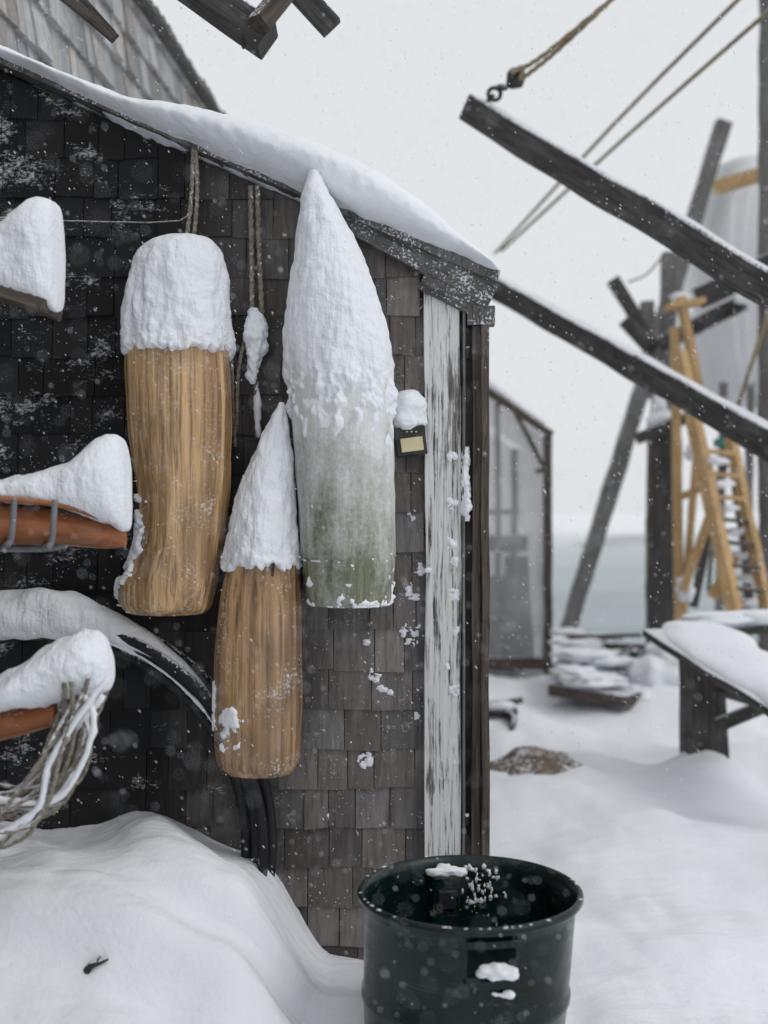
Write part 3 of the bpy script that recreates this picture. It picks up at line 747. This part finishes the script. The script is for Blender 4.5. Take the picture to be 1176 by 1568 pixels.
# ------------------------------------------------------------------ timber frame of the yard
def rough_pole(name,p1,p2,r1,r2,mat,parent):
    pts=[Vector(p1).lerp(Vector(p2),t/6) for t in range(7)]
    return tube(name,pts,[r1+(r2-r1)*t/6 for t in range(7)],mat,parent,nseg=14,jit=0.08,js=3)
pl=group('leaning_pole')
beam('pole',P(1108,188,13.2),P(866,975,13.2),0.18,0.18,M_timber_far,pl,jit=0.008)
pp=group('mooring_post')
rough_pole('post',P(1182,-120,10.5),P(1182,1040,10.5),0.12,0.13,M_timber_far,pp)
fr=group('timber_gantry')
beam('piling',P(1017,650,11.5),P(1015,1000,11.5),0.30,0.28,M_timber,fr,jit=0.012)
beam('upright',P(1026,388,11.6),P(1012,690,11.6),0.15,0.15,M_timber_far,fr,jit=0.008)
beam('brace_1',P(938,428,11.4),P(1004,535,11.4),0.12,0.12,M_timber,fr)
beam('brace_2',P(955,490,11.3),P(992,532,11.3),0.11,0.11,M_timber,fr)
beam('brace_3',P(1010,528,11.2),P(1140,462,10.9),0.15,0.14,M_timber,fr)
beam('brace_4',P(1068,458,10.6),P(1210,390,10.2),0.16,0.18,M_timber,fr)
beam('brace_5',P(990,462,11.5),P(1000,610,11.5),0.13,0.12,M_timber_far,fr)
beam('brace_6',P(975,672,11.2),P(1050,640,11.2),0.10,0.12,M_timber,fr)
blobs('snow_cap',[(P(1017,642,11.4),(0.16,0.16,0.09)),(P(1010,622,11.4),(0.07,0.1,0.12)),(P(1040,455,11.3),(0.10,0.1,0.05)),(P(1050,480,11.2),(0.08,0.08,0.06)),(P(1160,455,10.3),(0.22,0.1,0.06))],M_snow,fr,jit=0.4)
ld=group('stepladder')
def L(n,u0,v0,u1,v1,d0,d1,w,h,m=M_orange): return beam(n,P(u0,v0,d0),P(u1,v1,d1),w,h,m,ld,jit=0.003)
L('front_rail_left',1040,540,1130,958,9.8,9.2,0.09,0.12)
L('front_rail_right',1118,670,1180,958,9.8,9.2,0.06,0.12)
for i in range(8):
    t=i/7.0; v=690+t*245
    ul=1040+90*(v-540)/418+4; ur=1118+62*(v-670)/288
    d=9.8-0.6*(v-560)/398
    L('step_%d'%i,ul,v,ur,v+4,d,d,0.12,0.035,M_orange if i<3 else M_timber_brown)
L('back_leg_left',1033,500,1040,955,10.2,10.6,0.07,0.10)
L('back_leg_right',1066,700,1045,960,10.2,10.6,0.05,0.08)
L('top_cap',1022,470,1075,462,10.0,10.0,0.25,0.05)
L('prop',1042,455,1078,640,10.0,10.0,0.06,0.14)
L('diagonal_brace',1090,915,1125,852,9.5,9.5,0.06,0.09)
L('diagonal_brace_2',1045,905,1090,780,9.9,9.9,0.05,0.07)
L('cross_tie',1044,760,1095,740,10.0,9.6,0.04,0.06)
blobs('step_snow',[(P(1098+i*9,706+i*36,9.5),(0.09,0.06,0.03)) for i in range(7)]+[(P(1060,690,10),(0.06,0.05,0.08)),(P(1050,900,10),(0.08,0.08,0.1))],M_snow,ld,jit=0.6)
fbox('tool_box',1095,1122,672,684,10.0,0.1,M_teal,ld)
beam('loose_board',P(1085,905,10.3),P(1112,640,10.3),0.03,0.03,M_timber_brown,ld)
beam('dark_prop',P(1062,930,10.3),P(1110,700,10.3),0.07,0.07,M_timber,ld)
beam('dark_prop_2',P(1150,930,10.3),P(1120,690,10.3),0.06,0.07,M_timber,ld)

bt=group('white_boat')
loft('hull',[(235,1110,1290,0.9),(300,1092,1300,1.1),(380,1078,1310,1.2),(460,1078,1310,1.1),(540,1092,1300,0.9),(590,1120,1280,0.5),(610,1150,1260,0.2)],13.0,M_hull,bt,sub=8,expo=2.4,dy=1.0)
beam('rub_rail',P(1098,288,12.0),P(1180,262,11.4),0.10,0.14,M_orange,bt)
for i in range(3): tube('sheet_fold_%d'%i,[P(1125+i*22,270,11.9),P(1118+i*20,430,11.85),P(1135+i*14,590,12.45)],0.02,M_hull,bt)
loft('keel',[(590,1160,1240,0.3),(800,1170,1230,0.25),(960,1170,1230,0.25),(985,1175,1225,0.2)],14.0,M_hull,bt,sub=5)
loft('snow_on_deck',[(218,1140,1290,0.5),(228,1112,1290,0.9),(244,1106,1292,0.95)],13.0,M_snow,bt,sub=6,jit=0.06,js=2,dy=1.0)
for u in (1108,1150): beam('stand_%d'%u,P(u,585,12.9),P(u-8,985,12.9),0.08,0.08,M_timber_far,bt)

# plastic-sheeted shelter: timber frame, thin film, goods stored inside
s2=group('sheeted_shed')
d2=11.0
xr=P(838,0,d2).x; xl=xr-1.9
def r2(x): return P(0,660,d2).z+ (xr-x)*0.68
def film(name,pts): meshobj(name,pts,[(0,1,2,3)],M_film,s2,smooth=False)
xf=xr-0.03
for nm,yy in (('front_film',d2),('back_film',d2+2.4)):
    film(nm,[(xl,yy,-0.1),(xf,yy,-0.1),(xf,yy,r2(xr)-0.06),(xl,yy,r2(xl)-0.06)])
film('side_film',[(xf,d2,-0.1),(xf,d2+2.4,-0.1),(xf,d2+2.4,r2(xr)-0.06),(xf,d2,r2(xr)-0.06)])
film('roof_film',[(xl,d2,r2(xl)),(xr+0.05,d2,r2(xr+0.05)),(xr+0.05,d2+2.4,r2(xr+0.05)),(xl,d2+2.4,r2(xl))])
beam('post_right',(xr,d2-0.04,-0.1),(xr,d2-0.04,r2(xr)-0.05),0.075,0.08,M_timber_brown,s2)
beam('post_back',(xr-0.06,d2+2.3,-0.1),(xr-0.06,d2+2.3,r2(xr)-0.05),0.075,0.08,M_timber_brown,s2)
beam('stud_inside',(xr-0.48,d2+0.06,-0.1),(xr-0.48,d2+0.06,r2(xr-0.48)-0.05),0.05,0.06,M_timber_brown,s2)
beam('back_rail',(xl,d2+2.3,1.6),(xr,d2+2.3,1.6),0.06,0.07,M_timber_brown,s2)
beam('rail_bottom',(xl,d2-0.035,0.12),(xr,d2-0.03,0.12),0.05,0.12,M_timber_brown,s2)
beam('knee_brace',(xr-0.05,d2-0.06,2.05),(xr-0.35,d2-0.06,2.62),0.04,0.04,M_timber_brown,s2)
beam('rail_short',(xr-0.02,d2-0.05,2.02),(xr-0.12,d2-0.05,2.0),0.05,0.05,M_timber_brown,s2)
beam('rafter',(xr+0.04,d2-0.05,r2(xr)-0.04),(xl,d2-0.05,r2(xl)-0.04),0.07,0.07,M_timber_brown,s2)
tube('roof_snow',[Vector((xl+(xr-xl)*t,d2+0.3,r2(xl+(xr-xl)*t)+0.08)) for t in (0,0.2,0.4,0.6,0.8,1.0)],[0.3,0.3,0.3,0.28,0.24,0.16],M_snow,s2,flat=0.3,jit=0.15,js=3,nseg=20)
beam('shelf',(xl+0.3,d2+0.5,1.28),(xr-0.15,d2+0.5,1.28),0.35,0.16,M_timber_brown,s2)
beam('stored_board',(xr-0.20,d2+0.3,0.0),(xr-0.26,d2+0.4,1.15),0.24,0.05,M_timber_brown,s2)
beam('stored_board_2',(xr-0.50,d2+0.35,0.0),(xr-0.47,d2+0.4,0.95),0.26,0.05,M_timber,s2)
beam('stored_board_3',(xr-0.72,d2+0.3,0.0),(xr-0.74,d2+0.4,0.8),0.22,0.05,M_timber_brown,s2)
blobs('stored_buckets',[(Vector((xr-0.35,d2+0.25,0.2)),(0.2,0.15,0.28)),(Vector((xr-0.65,d2+0.25,0.25)),(0.18,0.15,0.32))],M_iron,s2,jit=0.2)

lp=group('lumber_pile')
def board(n,u0,v0,u1,v1,d0,d1,w,h,m): beam(n,P(u0,v0,d0),P(u1,v1,d1),w,h,m,lp)
board('board_1',852,1052,970,1072,9.4,9.0,0.3,0.10,M_timber_brown)
board('board_2',850,1020,960,1035,9.8,9.6,0.3,0.08,M_timber)
board('board_3',862,996,945,1006,10.0,9.9,0.3,0.05,M_timber)
board('board_4',940,1010,1050,985,10.6,11.0,0.1,0.10,M_timber)
board('board_5',930,1040,960,1000,9.6,10.2,0.10,0.12,M_timber)
board('board_6',960,1090,1060,1075,9.0,9.3,0.2,0.06,M_timber_brown)
for i in range(8): board('stick_%d'%i,850+R.uniform(0,60),975+i*12,950+R.uniform(0,60),972+i*13+R.uniform(-15,15),9.9,10.1,0.04,0.04,M_timber)
blobs('snow_layers',[(P(905,1040,9.3),(0.33,0.3,0.055)),(P(880,1028,9.4),(0.20,0.2,0.05)),(P(895,1001,9.7),(0.28,0.25,0.05)),(P(930,1012,9.6),(0.2,0.2,0.05)),(P(885,983,10.0),(0.22,0.2,0.04)),(P(920,976,10.2),(0.20,0.2,0.035)),(P(870,968,10.4),(0.15,0.2,0.035)),(P(1000,1040,9.6),(0.22,0.3,0.2)),(P(1015,1000,10.2),(0.22,0.25,0.1)),(P(985,1066,9.3),(0.16,0.25,0.08)),(P(1030,1068,9.5),(0.2,0.3,0.12))],M_snow,lp,jit=0.4,js=2.6)

tr=group('trestle')
beam('post',P(1074,985,6.7),P(1078,1215,6.7),0.24,0.20,M_timber,tr,jit=0.008)
beam('plank',P(1024,968,6.7),P(1260,1112,5.5),0.36,0.045,M_timber,tr)
beam('top_beam',P(1030,972,6.9),P(1250,955,7.1),0.2,0.06,M_timber,tr)
beam('side_rail',P(1095,1050,6.5),P(1260,1095,6.1),0.06,0.10,M_timber,tr)
beam('cross_brace',P(1100,1110,6.5),P(1240,1050,6.4),0.05,0.08,M_timber,tr)
pa=P(1030,960,6.75); pb=P(1262,1096,5.55)
tube('plank_snow',[pa.lerp(pb,t)+Vector((0.06,0.06,0.01)) for t in (0,0.06,0.2,0.4,0.6,0.8,1)],[0.10,0.20,0.24,0.25,0.25,0.25,0.25],M_snow,tr,flat=0.24,jit=0.16,js=4,nseg=32)
blobs('top_snow',[(P(1100,948,6.95),(0.25,0.12,0.05)),(P(1180,945,7.0),(0.3,0.14,0.05))],M_snow,tr,jit=0.3)

an=group('anchor')
tube('shank',[P(730,1085,8),P(760,1092,8),P(792,1088,8)],0.03,M_iron,an)
tube('fluke_arm',[P(765,1132,7.8),P(782,1118,7.8),P(784,1100,7.9),P(768,1090,8.0)],[0.012,0.03,0.04,0.03],M_iron,an,flat=0.6)
tube('stock',[P(740,1080,8.1),P(800,1072,8.1)],0.025,M_iron,an,smoothn=2)
blobs('snow',[(P(765,1080,8),(0.12,0.06,0.03)),(P(750,1115,7.95),(0.1,0.1,0.05))],M_snow,an,jit=0.4)
vs=[];fs=[];n=90
for j in range(n+1):
    for i in range(n+1):
        x=0.45+1.1*i/n; y=6.1+1.3*j/n
        g=math.exp(-((x-0.84)/0.30)**2-((y-6.85)/0.30)**2)
        g=max(g,0.9*math.exp(-((x-1.00)/0.18)**2-((y-6.60)/0.2)**2))
        vs.append((x,y,ground_h(x,y)-0.05+g*0.13+0.03*fbm((x,y,0),5,3)*g**0.3))
for j in range(n):
    for i in range(n):
        a=j*(n+1)+i; fs.append((a,a+1,a+n+2,a+n+1))
meshobj('soil_heap',vs,fs,M_dirt)

# ------------------------------------------------------------------ falling snow
vs=[];fs=[]
wind=Vector((0.6,0,-1.0)).normalized()
for i in range(10000):
    y=R.uniform(0.8,9); u=R.uniform(-60,1240); v=R.uniform(-60,1600)
    p=P(u,v,y)
    if p.z<0.3: continue
    r=R.uniform(0.0008,0.0019)*(0.5+y*0.20)
    if i%40==0: r*=1.6
    o=len(vs)
    for d in ((1,0,0),(-1,0,0),(0,1,0),(0,-1,0)): vs.append(p+Vector(d)*r)
    st=R.uniform(1.2,3.0)
    vs.append(p-wind*r*st); vs.append(p+wind*r*st)
    fs += [(o,o+2,o+4),(o+2,o+1,o+4),(o+1,o+3,o+4),(o+3,o,o+4),(o+2,o,o+5),(o+1,o+2,o+5),(o+3,o+1,o+5),(o,o+3,o+5)]
meshobj('falling_snow', vs, fs, M_snow)

# ------------------------------------------------------------------ light
w=bpy.data.worlds.new('World'); scene.world=w; w.use_nodes=True; nt=w.node_tree
bg=nt.nodes['Background']
sky=nt.nodes.new('ShaderNodeTexSky'); sky.sky_type='NISHITA'; sky.sun_disc=False
sd=Vector((1.4,-0.7,1.9)).normalized()
sky.sun_elevation=math.asin(sd.z); sky.sun_rotation=math.atan2(sd.x,sd.y)
sky.dust_density=4
hs=node(nt,'ShaderNodeHueSaturation',Saturation=0.25,Value=1.0,Color=sky.outputs[0])
mx=mix(nt,0.90,hs.outputs[0],(8.15,8.35,8.6,1))
nt.links.new(mx,bg.inputs[0]); bg.inputs[1].default_value=0.1
sl=bpy.data.lights.new('sun','SUN'); sl.energy=0.6; sl.angle=math.radians(25); sl.color=(1,0.985,0.96)
so_=link(bpy.data.objects.new('sun',sl)); so_.rotation_euler=(-sd).to_track_quat('-Z','Y').to_euler()

cam=bpy.data.cameras.new('camera'); co=link(bpy.data.objects.new('camera',cam))
co.location=(0,0,EYE); co.rotation_euler=(math.pi/2,0,0)
cam.sensor_fit='VERTICAL'; cam.sensor_height=36; cam.lens=36*F/1568.0
cam.clip_end=3000; cam.clip_start=0.05
cam.dof.use_dof=True; cam.dof.focus_distance=3.42; cam.dof.aperture_fstop=1.5
scene.camera=co
scene.view_settings.view_transform='Standard'; scene.view_settings.look='None'
scene.view_settings.exposure=0; scene.view_settings.gamma=1
